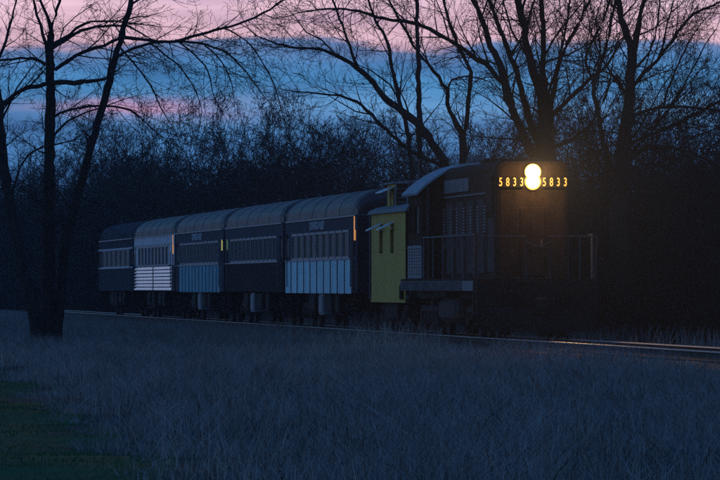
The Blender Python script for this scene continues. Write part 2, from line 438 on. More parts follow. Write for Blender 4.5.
        d = MB(); xa, xb = sorted((x + e * .002, x + e * .012)); d.box(xa, xb, -HW + .02, -.56, zb, ze - .05); d.box(xa, xb, .56, HW - .02, zb, ze - .05)
        d.obj('end_wall', M['cdark'], root)
        for s in (-1, 1):
            st = MB()
            for k in range(3):
                xa, xb = sorted((e * (Lh - .33), e * (Lh - 1.17))); st.box(xa, xb, *sorted((s * (HW - .05), s * (HW - .35))), .42 + k * .24, .45 + k * .24)
            for q in (.33, 1.17): st.box(e * (Lh - q) - .015, e * (Lh - q) + .015, *sorted((s * (HW - .04), s * (HW - .36))), .42, zb)
            st.obj('step', M['under'], root)
        make_coupler(root, e * Lh, e)
        make_truck(root, e * (Lh - 3.4), 2, .46, 2.6, 1.0)
    # lower side cladding
    if style in (3, 5):
        npn = 10 if style == 5 else 12; x0, x1 = -Lh + .02, Lh - 1.4
        if style == 3: x0 = -Lh + 2.0
        for s in (-1, 1):
            cl = MB()
            for i in range(npn):
                a = x0 + (x1 - x0) * i / npn + .20; c = x0 + (x1 - x0) * (i + 1) / npn - .20
                z1 = w0 - .07
                ya, yb = sorted((s * (HW + .002), s * (HW + .014)))
                cl.box(a, c, ya, yb, zb - .02, z1, .02)
            cl.obj('side_cladding', M['sblue'] if style == 5 else M['sdim'], root)
    if style == 2:
        for s in (-1, 1):
            cl = MB()
            for (a, c) in ((-Lh + .3, -.3), (.3, Lh - 1.4)):
                for k in range(7):
                    z = zb + .04 + k * .142; ya, yb = s * (HW + .002), s * (HW + .032)
                    cl.prism([(ya, z), (yb, z + .012), (yb - s * .008, z + .03), (ya, z + .115)], a, c)
            cl.obj('side_fluting', M['flute'], root)
            cl = MB(); cl.box(-Lh + .3, Lh - 1.3, *sorted((s * HW, s * (HW + .03))), w1 + .07, w1 + .13); cl.obj('belt_rail', M['letter'], root)
    if style == 1:
        cl = MB()
        for s in (-1, 1):
            for z in (w0 - .02, w1 + .02): cl.box(-Lh, Lh, *sorted((s * HW, s * (HW + .03))), z - .035, z + .035)
        cl.obj('belt_rail', M['letter'], root)
    if style in (3, 4, 5):
        cl = MB(); cl.box(-Lh + .1, Lh - 1.4, -HW - .03, -HW, w0 - .06, w0 - .02); cl.obj('belt_rail', M['framem'], root)
    if style in (3, 5): text_mesh('CUYAHOGA VALLEY', .36, M['letter'], root, (-.5, -HW - .02, 3.2), (PI / 2, 0, 0), sx=1.5)
    # equipment slung below the floor
    u = MB(); u.box(-Lh + .6, Lh - .6, -.5, .5, .85, zb - .002, .02); u.obj('centre_sill', M['under'], root)
    for i, (a, l, z, mm) in enumerate(((-4.6, 1.9, .5, 'under'), (-1.6, 1.5, .42, 'boxm' if style in (3, 4, 5) else 'under'), (1.2, 1.7, .55, 'under'), (3.8, 1.2, .5, 'under'))):
        a += rng.uniform(-.5, .5)
        for s in (-1, 1):
            q = MB(); q.box(a, a + l, *sorted((s * (HW - .1), s * (HW - .75))), z, zb - .01, .03)
            q.box(a + .1, a + l - .1, *sorted((s * (HW - .1), s * (HW - .08))), z + .08, zb - .1, .01)
            q.obj('battery_box', M[mm] if s < 0 else M['under'], root)
    q = MB(); q.tube([(-7, -.9, .7), (-5.6, -.9, .7)], .22, 12); q.tube([(5.3, -.9, .72), (6.3, -.9, .72)], .2, 12); q.obj('air_tank', M['under'], root)
    q = MB()
    for k in range(14):
        a = rng.uniform(-6, 6); q.tube([(a, -1.15, zb), (a + rng.uniform(-.2, .2), -1.2, rng.uniform(.45, .8))], .02, 5)
    q.tube([(-8, -1.1, .95), (8, -1.1, .93)], .03, 6); q.obj('brake_rigging', M['truck'], root)
    return root
labels = {5: 'coach with bright blue panelled lower side, coupled to the yellow caboose, front door lit orange',
          4: 'coach with an all dark lower side between the two blue panelled coaches',
          3: 'coach with dim blue lower panels between the silver coach and the dark sided one',
          2: 'silver coach with horizontal fluting below its windows, next to last of the train',
          1: 'last coach of the train, all dark with a thin pale belt line'}
for i, st in enumerate((5, 4, 3, 2, 1)): make_coach(-i * 24.65, st, labels[st])

# ------------------------------------------------------------------ yellow caboose
def make_caboose():
    hl = 4.7; hw = 1.30
    root = empty('caboose', P(6.75), RZ, 'yellow caboose with a small cupola, between the locomotive and the coaches', 'caboose')
    zb, ze, zp = .86, 3.40, 3.72
    wx = (-1.9, 1.15); wh = .28
    b = MB(); z0, z1 = 2.32, 2.92
    b.box(-hl, hl, -hw, hw, zb + .1, z0); b.box(-hl, hl, -hw, hw, z1, ze)
    ed = [-hl] + [e for q in wx for e in (q - wh, q + wh)] + [hl]
    for s in (-1, 1):
        for k in range(0, len(ed), 2): b.box(ed[k], ed[k + 1], *sorted((s * hw, s * (hw - .1))), z0 + .002, z1 - .002)
    for e in (-1, 1): b.box(*sorted((e * hl, e * (hl - .08))), -hw + .102, hw - .102, z0 + .002, z1 - .002)
    b.box(-hl, hl, -hw - .015, hw + .015, zb, zb + .098)
    b.obj('body', M['yellow'], root)
    b = MB(); b.box(-hl + .1, hl - .1, -hw + .3, hw - .3, z0 + .002, z1 - .002); b.obj('dark_interior_core', M['black'], root)  # black filler box standing in for the dark inside of the caboose
    r = MB(); hr = 5.75
    r.prism([(y, z) for y, z in roof_arc(hw + .12, ze + .002, zp, 10, 0, .9)][::1] + [(hw + .1, ze - .0), (-hw - .1, ze - .0)], -hl - .12, hr)
    ro = r.obj('roof', M['locopale'], root)
    for x in wx:
        for s in (-1, 1):
            p = MB(); p.box(x - wh + .003, x + wh - .003, *sorted((s * (hw - .05), s * (hw - .07))), z0 + .01, z1 - .01); po = p.obj('window', M['glass'], root)
            f = MB()
            for (xa, xb, za, zb2) in ((x - wh - .04, x + wh + .04, z0 - .05, z0 - .001), (x - wh - .04, x - wh - .001, z0, z1), (x + wh + .001, x + wh + .04, z0, z1)): f.box(xa, xb, *sorted((s * (hw + .02), s * (hw - .02))), za, zb2)
            f.obj('window_frame', M['loco'], po)
            a = MB(); a.add([(x - wh - .15, s * hw, z1 + .22), (x + wh + .15, s * hw, z1 + .22), (x + wh + .15, s * (hw + .42), z1 + .02), (x - wh - .15, s * (hw + .42), z1 + .02),
                             (x - wh - .15, s * hw, z1 + .19), (x + wh + .15, s * hw, z1 + .19), (x + wh + .15, s * (hw + .42), z1 - .01), (x - wh - .15, s * (hw + .42), z1 - .01)],
                            [(0, 1, 2, 3), (7, 6, 5, 4), (0, 4, 5, 1), (1, 5, 6, 2), (2, 6, 7, 3), (3, 7, 4, 0)])
            a.obj('awning', M['awning'], po)
    # cupola
    cx0, cx1, cw = -2.9, -.5, 1.02
    c = MB(); cz0, cz1, ct = 3.43, 3.62, 4.0
    c.box(cx0, cx1, -cw, cw, cz0, cz1); c.box(cx0, cx1, -cw, cw, ct, 4.25)
    for s in (-1, 1):
        for a, bb in ((cx0, cx0 + .7), (cx0 + 1.2, cx0 + 1.5), (cx0 + 2.0, cx1)): c.box(a, bb, *sorted((s * cw, s * (cw - .08))), cz1 + .002, ct - .002)
    for e in (cx0, cx1 - .08): c.box(e, e + .08, -cw + .082, cw - .082, cz1 + .002, ct - .002)
    co = c.obj('cupola', M['yellow'], root)
    for e in (cx0 - .03, cx1):
        c = MB(); c.box(e + .002, e + .028, -cw, cw, cz0, 4.25); c.obj('end_wall', M['loco'], co)
    for s in (-1, 1):
        for a in (cx0 + .702, cx0 + 1.502):
            p = MB(); p.box(a, a + .495, *sorted((s * (cw - .03), s * (cw - .05))), cz1 + .01, ct - .01); p.obj('window', M['glass'], co)
        a = MB(); xa, xb = cx0 + .5, cx0 + 2.1
        a.add([(xa, s * cw, 4.18), (xb, s * cw, 4.18), (xb, s * (cw + .4), 4.02), (xa, s * (cw + .4), 4.02), (xa, s * cw, 4.15), (xb, s * cw, 4.15), (xb, s * (cw + .4), 3.99), (xa, s * (cw + .4), 3.99)],
              [(0, 1, 2, 3), (7, 6, 5, 4), (0, 4, 5, 1), (1, 5, 6, 2), (2, 6, 7, 3), (3, 7, 4, 0)])
        a.obj('awning', M['awning'], co)
    c = MB(); c.prism([(-cw - .12, 4.252), (cw + .12, 4.252), (cw + .1, 4.30), (0, 4.40), (-cw - .1, 4.30)], cx0 - .15, cx1 + .15); c.obj('roof', M['locopale'], co)
    c = MB()
    for dy in (0, .35): c.tube([(cx1 + .1, -cw + dy, 4.25), (cx1 + .95, -cw - .15 + dy, ze + .1)], .022, 6)
    for k in range(5): c.tube([(cx1 + .2 + k * .15, -cw - .02 - k * .025, 4.1 - k * .13), (cx1 + .2 + k * .15, -cw + .33 - k * .025, 4.1 - k * .13)], .014, 5)
    c.obj('ladder', M['chrome'], root)
    # end platforms with railings
    for e in (-1, 1):
        p = MB(); p.box(*sorted((e * (hl + .02), e * (hl + 1.0))), -hw, hw, .95, 1.07, .01); p.obj('end_platform', M['under'], root)
        for s in (-1, 1):
            h = MB(); x = e * (hl + .95)
            for y in (1.25, .75, .3): h.tube([(x, s * y, 1.07), (x, s * y, 2.05)], .02, 6)
            for z in (1.5, 2.05): h.tube([(x, s * 1.25, z), (x, s * .3, z)], .02, 6)
            h.tube([(x, s * 1.25, 2.05), (x, s * 1.25, 3.38)], .02, 6)
            h.obj('railing', M['chrome'], root)
        for s in (-1, 1):
            s_ = MB()
            for k in range(2): s_.box(*sorted((e * (hl + .2), e * (hl + .85))), *sorted((s * (hw - .02), s * (hw - .3))), .4 + .27 * k, .43 + .27 * k)
            s_.box(*sorted((e * (hl + .18), e * (hl + .21))), *sorted((s * (hw - .02), s * (hw - .32))), .4, .95)
            s_.obj('step', M['under'], root)
        d = MB(); d.box(*sorted((e * (hl + .001), e * (hl + .019))), -hw, hw, .9, 3.39); d.obj('end_wall', M['loco'], root)
        d = MB(); d.box(*sorted((e * (hl + .02), e * (hl + .05))), -.38, .38, 1.07, 2.95); d.obj('end_door', M['loco'], root)
        make_coupler(root, e * (hl + .95), e); make_truck(root, e * 3.1, 2, .42, 1.7, .85, half=.98)
    q = MB(); q.box(hl - .55, hl - .35, -hw - .12, -hw, .95, 1.35, .02); q.obj('marker_bracket', M['loco'], root)
    q = MB(); q.box(-hl, hl, -.6, .6, .62, .855); q.box(-1.6, 1.6, -1.2, -.7, .4, .85, .03); q.obj('underframe', M['under'], root)
    q = MB(); q.tube([(2.9, .3, ze + .2), (2.9, .3, 4.1)], .08, 8); q.tube([(2.9, .3, 4.1), (2.9, .3, 4.16)], .14, 8); q.obj('stove_pipe', M['under'], root)
make_caboose()

# ------------------------------------------------------------------ locomotive (long hood leading)
def make_loco():
    t0, t1 = 12.55, 30.75; xl = 9.1
    root = empty('diesel_locomotive', P((t0 + t1) / 2), RZ, 'dark diesel locomotive at the head of the train, headlight on above its lit number boards', 'locomotive')
    PW = 1.55; zd = 1.52; F = xl
    # frame and walkway
    b = MB(); b.box(-F, F, -1.1, 1.1, .98, zd - .062, .02); b.obj('frame', M['under'], root)
    b = MB(); b.box(-F, F - .9, -PW, PW, zd - .06, zd, .01); b.box(F - .898, F, -1.12, 1.12, zd - .06, zd, .01); b.obj('walkway', M['loco'], root)
    b = MB()
    for s in (-1, 1):
        b.box(-F, F - .9, *sorted((s * PW, s * (PW - .04))), 1.2, zd - .062)
        for k in range(46): q = -F + .2 + k * .325; b.box(q, q + .05, *sorted((s * (PW + .001), s * (PW + .03))), 1.2, zd - .07)
    b.obj('side_sill', M['locopale'], root)
    # long hood: rounded shoulders, radiused front
    HH = .92; zt = 4.5; hx0, hx1 = -4.1, F - 1.15
    def sect(hw, top, r=.22, n=5):
        pts = [(-hw, zd + .002)]
        for i in range(n + 1): a = PI - (PI / 2) * i / n; pts.append((-hw + r + r * math.cos(a), top - r + r * math.sin(a)))
        for i in range(n + 1): a = PI / 2 - (PI / 2) * i / n; pts.append((hw - r + r * math.cos(a), top - r + r * math.sin(a)))
        pts.append((hw, zd + .002)); return pts
    def hood(name, xa, xb, nose, hw, top, parent=root):
        h = MB(); st = [(xa, hw, top), (xb - .12 if nose > 0 else xb, hw, top)]
        if nose > 0: st += [(xb - .04, hw - .03, top - .03), (xb, hw - .12, top - .12)]
        n = 0
        for x, a, z in st:
            p = sect(a, z); n = len(p); h.v += [(x, y, q) for y, q in p]
        for i in range(len(st) - 1):
            for k in range(n): h.f.append((i * n + k, i * n + (k + 1) % n, (i + 1) * n + (k + 1) % n, (i + 1) * n + k))
        h.f.append(tuple(range(n - 1, -1, -1))); e = (len(st) - 1) * n; h.f.append(tuple(range(e, e + n)))
        return h.obj(name, M['loco'], parent)
    lh = hood('long_hood', hx0, hx1, 1, HH, zt)
    # side doors, louvres
    x = hx0 + .15; k = 0
    while x < hx1 - 1.9:
        for s in (-1, 1):
            d = MB(); yo = sorted((s * HH, s * (HH + .025)))
            d.box(x, x + .72, *yo, zd + .12, 3.55, .008)
            do = d.obj('door', M['locog'] if k % 3 else M['loco'], lh)
            h = MB(); h.box(x + .6, x + .64, *sorted((s * (HH + .026), s * (HH + .06))), 2.3, 2.5)
            if k % 2 == 0:
                v = MB()
                for q in range(9): v.box(x + .12, x + .52, *sorted((s * (HH + .026), s * (HH + .045))), 2.7 + q * .08, 2.74 + q * .08)
                v.obj('vent', M['locopale'], do)
            h.obj('handle', M['chrome'], do)
        x += .78; k += 1
    for s in (-1, 1):
        d = MB(); d.box(hx0 + .3, hx1 - 2.2, *sorted((s * HH, s * (HH + .03))), 3.68, 3.72)
        for q in range(12): d.box(hx0 + .4 + q * .48, hx0 + .8 + q * .48, *sorted((s * HH, s * (HH + .03))), 3.8, 4.15, .01)
        d.obj('air_filter', M['locopale'], lh)
        # radiator shutters near the front
        g = MB(); g.box(hx1 - 1.85, hx1 - .5, *sorted((s * HH, s * (HH + .05))), 3.2, 4.15, .01)
        go = g.obj('radiator_grille', M['black'], lh)
        v = MB()
        for q in range(14): v.box(hx1 - 1.8, hx1 - .55, *sorted((s * (HH + .051), s * (HH + .07))), 3.26 + q * .062, 3.28 + q * .062)
        v.obj('shutter', M['loco'], go)
        g = MB(); g.box(hx1 - 1.8, hx1 - .35, *sorted((s * HH, s * (HH + .02))), zd + .15, 3.05, .01); g.obj('access_panel', M['locog'], lh)
    for fx in (3.2, 4.9):
        g = MB(); g.tube([(fx, 0, zt - .02), (fx, 0, zt + .09)], .5, 20); g.obj('roof_fan', M['under'], lh)
    g = MB(); g.box(-1.1, -.2, -.28, .28, zt - .02, zt + .2, .05); g.obj('exhaust_stack', M['black'], lh)
    # front of the hood: headlight, number boards, door, grab irons
    xf = hx1
    zc = 4.08
    hl = MB()
    for q in (-1, 1):
        n = 24; prof = [(0, .215), (.07, .21), (.07, .19), (.03, .12), (.02, .02)]; o0 = len(hl.v)
        for dx, r_ in prof: hl.v += [(xf + dx, r_ * math.cos(2 * PI * k_ / n), zc + q * .125 + r_ * math.sin(2 * PI * k_ / n)) for k_ in range(n)]
        for a_ in range(4):
            for k_ in range(n): hl.f.append((o0 + a_ * n + k_, o0 + a_ * n + (k_ + 1) % n, o0 + (a_ + 1) * n + (k_ + 1) % n, o0 + (a_ + 1) * n + k_))
    ho = hl.obj('headlight', M['glowrim'], root)
    for q in (-1, 1):
        lp = MB(); n = 20; rl = (.172, .195)[q > 0]; rl0 = rl
        for kk in range(6):
            ph = (PI / 2) * kk / 5
            lp.v += [(xf + .06 + .13 * math.sin(ph), rl * math.cos(ph) * math.cos(2 * PI * q_ / n), zc + q * .125 + rl * math.cos(ph) * math.sin(2 * PI * q_ / n)) for q_ in range(n)]
        for kk in range(5):
            for q_ in range(n): lp.f.append((kk * n + q_, kk * n + (q_ + 1) % n, (kk + 1) * n + (q_ + 1) % n, (kk + 1) * n + q_))
        lp.obj('lamp', M['lamp'], ho)
    for kind_, en, dx in (('SPOT', HEAD_W, .34), ('POINT', 75.0, .75)):     # the beam, and the spill on the housing and nose
        ld = bpy.data.lights.new('headlight_beam', kind_); ld.energy = en; ld.color = (1, .55, .20); ld.shadow_soft_size = .05
        if kind_ == 'SPOT': ld.spot_size = math.radians(54); ld.spot_blend = 1
        lo = bpy.data.objects.new('headlight_beam', ld); C.objects.link(lo); lo.parent = ho; lo.location = (xf + dx, 0, zc + .05)
        lo.rotation_euler = (0, math.radians(-91), 0)
    for s in (-1, 1):
        nb = MB(); nb.box(xf - .02, xf + .10, *sorted((s * .22, s * (HH - .04))), 3.80, 4.08, .015)
        no = nb.obj('number_board', M['black'], root)
        for k_, ch_ in enumerate('5833'): text_mesh(ch_, .30, M['digit'], no, (xf + .108, s * .555 + (k_ - 1.5) * .178, 3.94), (PI / 2, 0, PI / 2), .004, 'number', .62)
    d = MB(); d.box(xf, xf + .03, -.32, .30, zd + .06, 3.3, .01); do = d.obj('door', M['loco'], lh)
    h = MB(); h.box(xf + .031, xf + .07, .2, .24, 2.3, 2.5); h.obj('handle', M['chrome'], do)
    # cab
    cx0, cx1 = -7.45, -4.12; ch = 1.5; ce = 3.88; cp = 4.66
    b = MB(); w0, w1 = 2.75, 3.5
    b.box(cx0, cx1, -ch, ch, zd + .002, w0)
    arc = roof_arc(ch, ce, cp - .03, 14, 0, 1.9)
    for (xa, xb) in ((cx0, cx0 + .08), (cx1 - .08, cx1)): b.prism([(-ch, w1)] + arc + [(ch, w1)], xa, xb)
    b.box(cx0 + .081, cx1 - .081, -ch, -ch + .08, w1, ce); b.box(cx0 + .081, cx1 - .081, ch - .08, ch, w1, ce)
    for s in (-1, 1):
        for a, c in ((cx0, cx0 + .45), (cx0 + 1.35, cx0 + 1.6), (cx0 + 2.9, cx1)): b.box(a, c, *sorted((s * ch, s * (ch - .08))), w0 + .002, w1 - .002)
        for xx_ in (cx0, cx1 - .08): b.box(xx_, xx_ + .08, *sorted((s * (ch - .082), s * (ch - .2))), w0 + .002, w1 - .002); b.box(xx_, xx_ + .08, *sorted((s * .98, s * .0)), w0 + .002, w1 - .002)
    cab = b.obj('cab', M['loco'], root)
    b = MB(); b.box(cx0 + .3, cx1 - .3, -.8, .8, w0 + .002, w1); b.obj('dark_interior_core', M['black'], cab)  # black block put in as the darkness inside the cab
    for s in (-1, 1):
        for a, c in ((cx0 + .452, cx0 + 1.348), (cx0 + 1.602, cx0 + 2.898)):
            p = MB(); p.box(a, c, *sorted((s * (ch - .04), s * (ch - .06))), w0 + .01, w1 - .01); po = p.obj('window', M['glass'], cab)
            f = MB(); f.box(a - .04, c + .04, *sorted((s * (ch + .002), s * (ch + .03))), w1 - .02, w1 + .04); f.box(a - .04, c + .04, *sorted((s * (ch + .002), s * (ch + .03))), w0 - .06, w0); f.box(a - .04, a, *sorted((s * (ch + .002), s * (ch + .03))), w0, w1 - .02); f.box(c, c + .04, *sorted((s * (ch + .002), s * (ch + .03))), w0, w1 - .02); f.obj('window_frame', M['loco'], po)
        for xx_ in (cx0 + .02, cx1 - .06):
            p = MB(); p.box(xx_, xx_ + .04, *sorted((s * .985, s * 1.295)), w0 + .01, w1 - .01); p.obj('window', M['glass'], cab)
    r = MB(); outer = roof_arc(ch + .18, ce - .05, cp, 16, 0, 1.9); inner = roof_arc(ch + .16, ce - .11, cp - .06, 16, 0, 1.9)
    r.prism(outer + inner[::-1], cx0 - .25, cx1 + .28); r.obj('roof', M['cabroof'], cab)
    # louvred battery box below the cab window
    q = MB(); q.box(cx0 + .1, cx1 + .2, *sorted((-PW + .01, -ch - .0)), zd + .01, 2.42, .005)
    qo = q.obj('battery_box', M['boxm'], root); v = MB()
    for c_ in range(5):
        for z in range(9): v.box(cx0 + .35 + c_ * .62, cx0 + .75 + c_ * .62, -PW - .015, -PW + .009, zd + .12 + z * .085, zd + .155 + z * .085)
    v.obj('louvre', M['locopale'], qo)
    # short hood
    hood('short_hood', -F + .55, cx0 - .002, -1, HH, 3.6)
    # horns, bell, antenna
    q = MB()
    for k_, l in enumerate((.55, .42, .34)): q.tube([(cx1 - .6, -.15 + k_ * .16, cp + .12), (cx1 - .6 + l * .7, -.15 + k_ * .16, cp + .12), (cx1 - .6 + l, -.15 + k_ * .16, cp + .12)], [.025, .035, .085], 10)
    q.box(cx1 - .65, cx1 - .55, -.22, .24, cp - .05, cp + .1); q.obj('horn', M['locopale'], root)
    q = MB(); q.tube([(cx0 - .1, -1.2, 2.9), (cx0 - .1, -1.22, 4.75)], .02, 6); q.tube([(cx0 - .1, -1.22, 4.75), (cx0 - .1, -1.22, 4.8)], .05, 6); q.obj('radio_antenna', M['chrome'], root)
    q = MB(); q.tube([(cx1 + .2, -1.35, zd), (cx1 + .2, -1.35, 4.0)], .05, 8); q.obj('drain_pipe', M['locog'], root)
    # handrails along the walkway
    for s in (-1, 1):
        q = MB(); y = s * (PW - .05); zr = 2.62
        q.tube([(cx1 + .3, y, zr), (F - 1.0, y, zr)], .022, 6)
        for k_ in range(6):
            xx_ = cx1 + .5 + k_ * (F - 1.15 - cx1 - .5) / 5; q.tube([(xx_, y, zd), (xx_, y, zr)], .018, 6)
        q.obj('handrail', M['chrome'], root)
        # front railing
        q = MB(); x = F - .08; ya = s * 1.05; yb = s * .30
        q.tube([(x, s * 1.50, zr - .05), (x, yb, zr - .05), (x, yb, zd)], .022, 6)
        q.tube([(F - .45, s * 1.5, .55), (F - .45, s * 1.5, 1.5), (F - .12, s * 1.5, zr - .05), (x, s * 1.5, zr - .05)], .022, 6)
        q.tube([(F - 1.0, y, zr), (F - .95, s * 1.52, 1.55), (F - .95, s * 1.52, .55)], .022, 6)
        q.obj('end_railing', M['dull'], root)
        q = MB()
        for k_ in range(4): q.box(F - .85, F - .12, *sorted((s * 1.13, s * 1.52)), .36 + k_ * .27, .39 + k_ * .27)
        q.box(F - .89, F - .86, *sorted((s * 1.13, s * 1.53)), .36, zd - .07); q.box(F - .11, F - .08, *sorted((s * 1.13, s * 1.53)), .36, zd - .07)
        q.obj('step', M['under'], root)
    q = MB(); q.tube([(F - .04, -.32, 2.45), (F + .05, -.1, 2.33), (F + .05, .1, 2.33), (F - .04, .32, 2.45)], .015, 5); q.obj('safety_chain', M['dull'], root)
    # pilot, coupler, hoses
    q = MB(); q.box(F + .001, F + .05, -1.5, 1.5, .82, 1.45, .01); q.obj('end_sill', M['black'], root)
    q = MB(); q.add([(F + .05, -1.45, .8), (F + .42, 0, .8), (F + .05, 1.45, .8), (F + .12, -1.45, .18), (F + .6, 0, .18), (F + .12, 1.45, .18),
                     (F - .0, -1.45, .8), (F + .37, 0, .8), (F - .0, 1.45, .8), (F + .07, -1.45, .18), (F + .55, 0, .18), (F + .07, 1.45, .18)],
                    [(0, 3, 4, 1), (1, 4, 5, 2), (7, 10, 9, 6), (8, 11, 10, 7), (6, 0, 1, 7), (7, 1, 2, 8), (9, 10, 4, 3), (10, 11, 5, 4), (6, 9, 3, 0), (2, 5, 11, 8)])
    q.obj('pilot', M['black'], root)
    q = MB(); q.box(F + .051, F + .75, -.1, .1, .80, .96, .02); q.box(F + .62, F + .95, -.17, .15, .72, 1.04, .05); q.obj('coupler', M['truck'], root)
    for y in (-1.0, -.85, -.7, -.55, .55, .7, .85, 1.0):
        q = MB(); q.tube([(F + .05, y, 1.25), (F + .18, y, 1.15), (F + .2, y + .03, .85), (F + .14, y + .05, .6)], .022, 6); q.obj('air_hose', M['black'], root)
    make_coupler(root, -F, -1)
    # tank, trucks
    q = MB(); q.box(-1.9, 1.9, -1.3, 1.3, .38, 1.0, .12); q.obj('fuel_tank', M['locog'], root)
    q = MB(); q.tube([(-1.9, -1.32, 1.14), (1.0, -1.32, 1.14)], .13, 10); q.obj('air_tank', M['under'], root)
    for e in (-1, 1): make_truck(root, e * 5.5, 3, .5, 3.6, .98, half=1.08)
    return root
HEAD_W = 15000.0
make_loco()

# ------------------------------------------------------------------ bare trees
class Tubes:                      # many tapering tubes collected fast
    def __init__(s): s.V = []; s.F = []; s.n = 0
    def add(s, pts, rad, k):
        p = np.asarray(pts, float); r = np.asarray(rad, float); m = len(p)
        d = np.gradient(p, axis=0); d /= np.linalg.norm(d, axis=1)[:, None] + 1e-9
        ref = np.where(np.abs(d[:, 2:3]) < .9, np.array([[0, 0, 1.]]), np.array([[1., 0, 0]]))
        a = np.cross(d, ref); a /= np.linalg.norm(a, axis=1)[:, None] + 1e-9; b_ = np.cross(d, a)
        th = 2 * PI * np.arange(k) / k
        v = p[:, None] + r[:, None, None] * (np.cos(th)[None, :, None] * a[:, None] + np.sin(th)[None, :, None] * b_[:, None])
        i = np.arange(m - 1)[:, None] * k; j = np.arange(k)[None]; j2 = (j + 1) % k
        f = np.stack([i + j, i + k + j, i + k + j2, i + j2], -1).reshape(-1, 4) + s.n
        s.V.append(v.reshape(-1, 3)); s.F.append(f); s.n += m * k
    def mesh(s, name, m):
        V = np.concatenate(s.V); F = np.concatenate(s.F)
        me = bpy.data.meshes.new(name)
        me.vertices.add(len(V)); me.vertices.foreach_set('co', V.astype(np.float32).ravel())
        me.loops.add(F.size); me.loops.foreach_set('vertex_index', F.astype(np.int32).ravel())
        me.polygons.add(len(F)); me.polygons.foreach_set('loop_start', np.arange(0, F.size, F.shape[1], dtype=np.int32))
        me.polygons.foreach_set('loop_total', np.full(len(F), F.shape[1], dtype=np.int32)) if False else None
        me.update(calc_edges=True); me.validate(); me.materials.append(m)
        return me

def rvec(rg): v = rg.normal(size=3); return v / np.linalg.norm(v)
def perp(rg, d):
    v = np.cross(d, rvec(rg)); return v / (np.linalg.norm(v) + 1e-9)
# per level: segments, wander, lift, children, child length ratio, spread angle
def grow(TB, rg, p, d, ln, r, lv, maxlv, dens=1.0, up=.06, rmin=.0055):
    nseg = [9, 7, 5, 4, 3, 2][lv]; pts = [p]; rad = [r]; step = ln / nseg
    wand = [.06, .12, .15, .17, .2, .2][lv]
    dirs = [d]
    for i in range(nseg):
        d = d + rg.normal(size=3) * wand + np.array([0, 0, up if lv else .04]); d = d / np.linalg.norm(d)
        p = p + d * step; pts.append(p); dirs.append(d)
        rad.append(max(r * (1 - .95 * (i + 1) / nseg), rmin))
    TB[0 if lv <= 1 else 1].add(pts, rad, [7, 5, 4, 3, 3, 3][lv])
    if lv >= maxlv: return
    nch = [11, 8, 6, 5, 4][lv] * dens * min(1.4, max(.5, ln / [9, 3.5, 1.8, .9, .5][lv]))
    nch = int(nch + rg.random())
    pts = np.array(pts)
    for c in range(nch):
        u = .22 + .76 * (c + rg.random()) / max(nch, 1) if lv == 0 else .12 + .86 * (c + rg.random()) / max(nch, 1)
        q = min(u, .999) * nseg; i = int(q); f = q - i; st = pts[i] * (1 - f) + pts[i + 1] * f
        ang = rg.uniform(.5, 1.05) if lv else rg.uniform(.45, 1.0)
        cd = dirs[i + 1] * math.cos(ang) + perp(rg, dirs[i + 1]) * math.sin(ang)
        cr = (rad[i] * (1 - f) + rad[i + 1] * f) * rg.uniform(.4, .62)
        cl = ln * rg.uniform(.34, .58) * (1.15 - .55 * u)
        grow(TB, rg, st, cd, cl, max(cr, rmin), lv + 1, maxlv, dens, up, rmin)

def place_tree(name, me_t, me_c, loc, rz, sc, label, group):
    e = empty(name, loc, rz, label, 'tree', group); e.scale = (sc[0], sc[0], sc[1])
    o = bpy.data.objects.new('trunk', me_t); C.objects.link(o); o.parent = e
    o = bpy.data.objects.new('crown', me_c); C.objects.link(o); o.parent = e
    return e

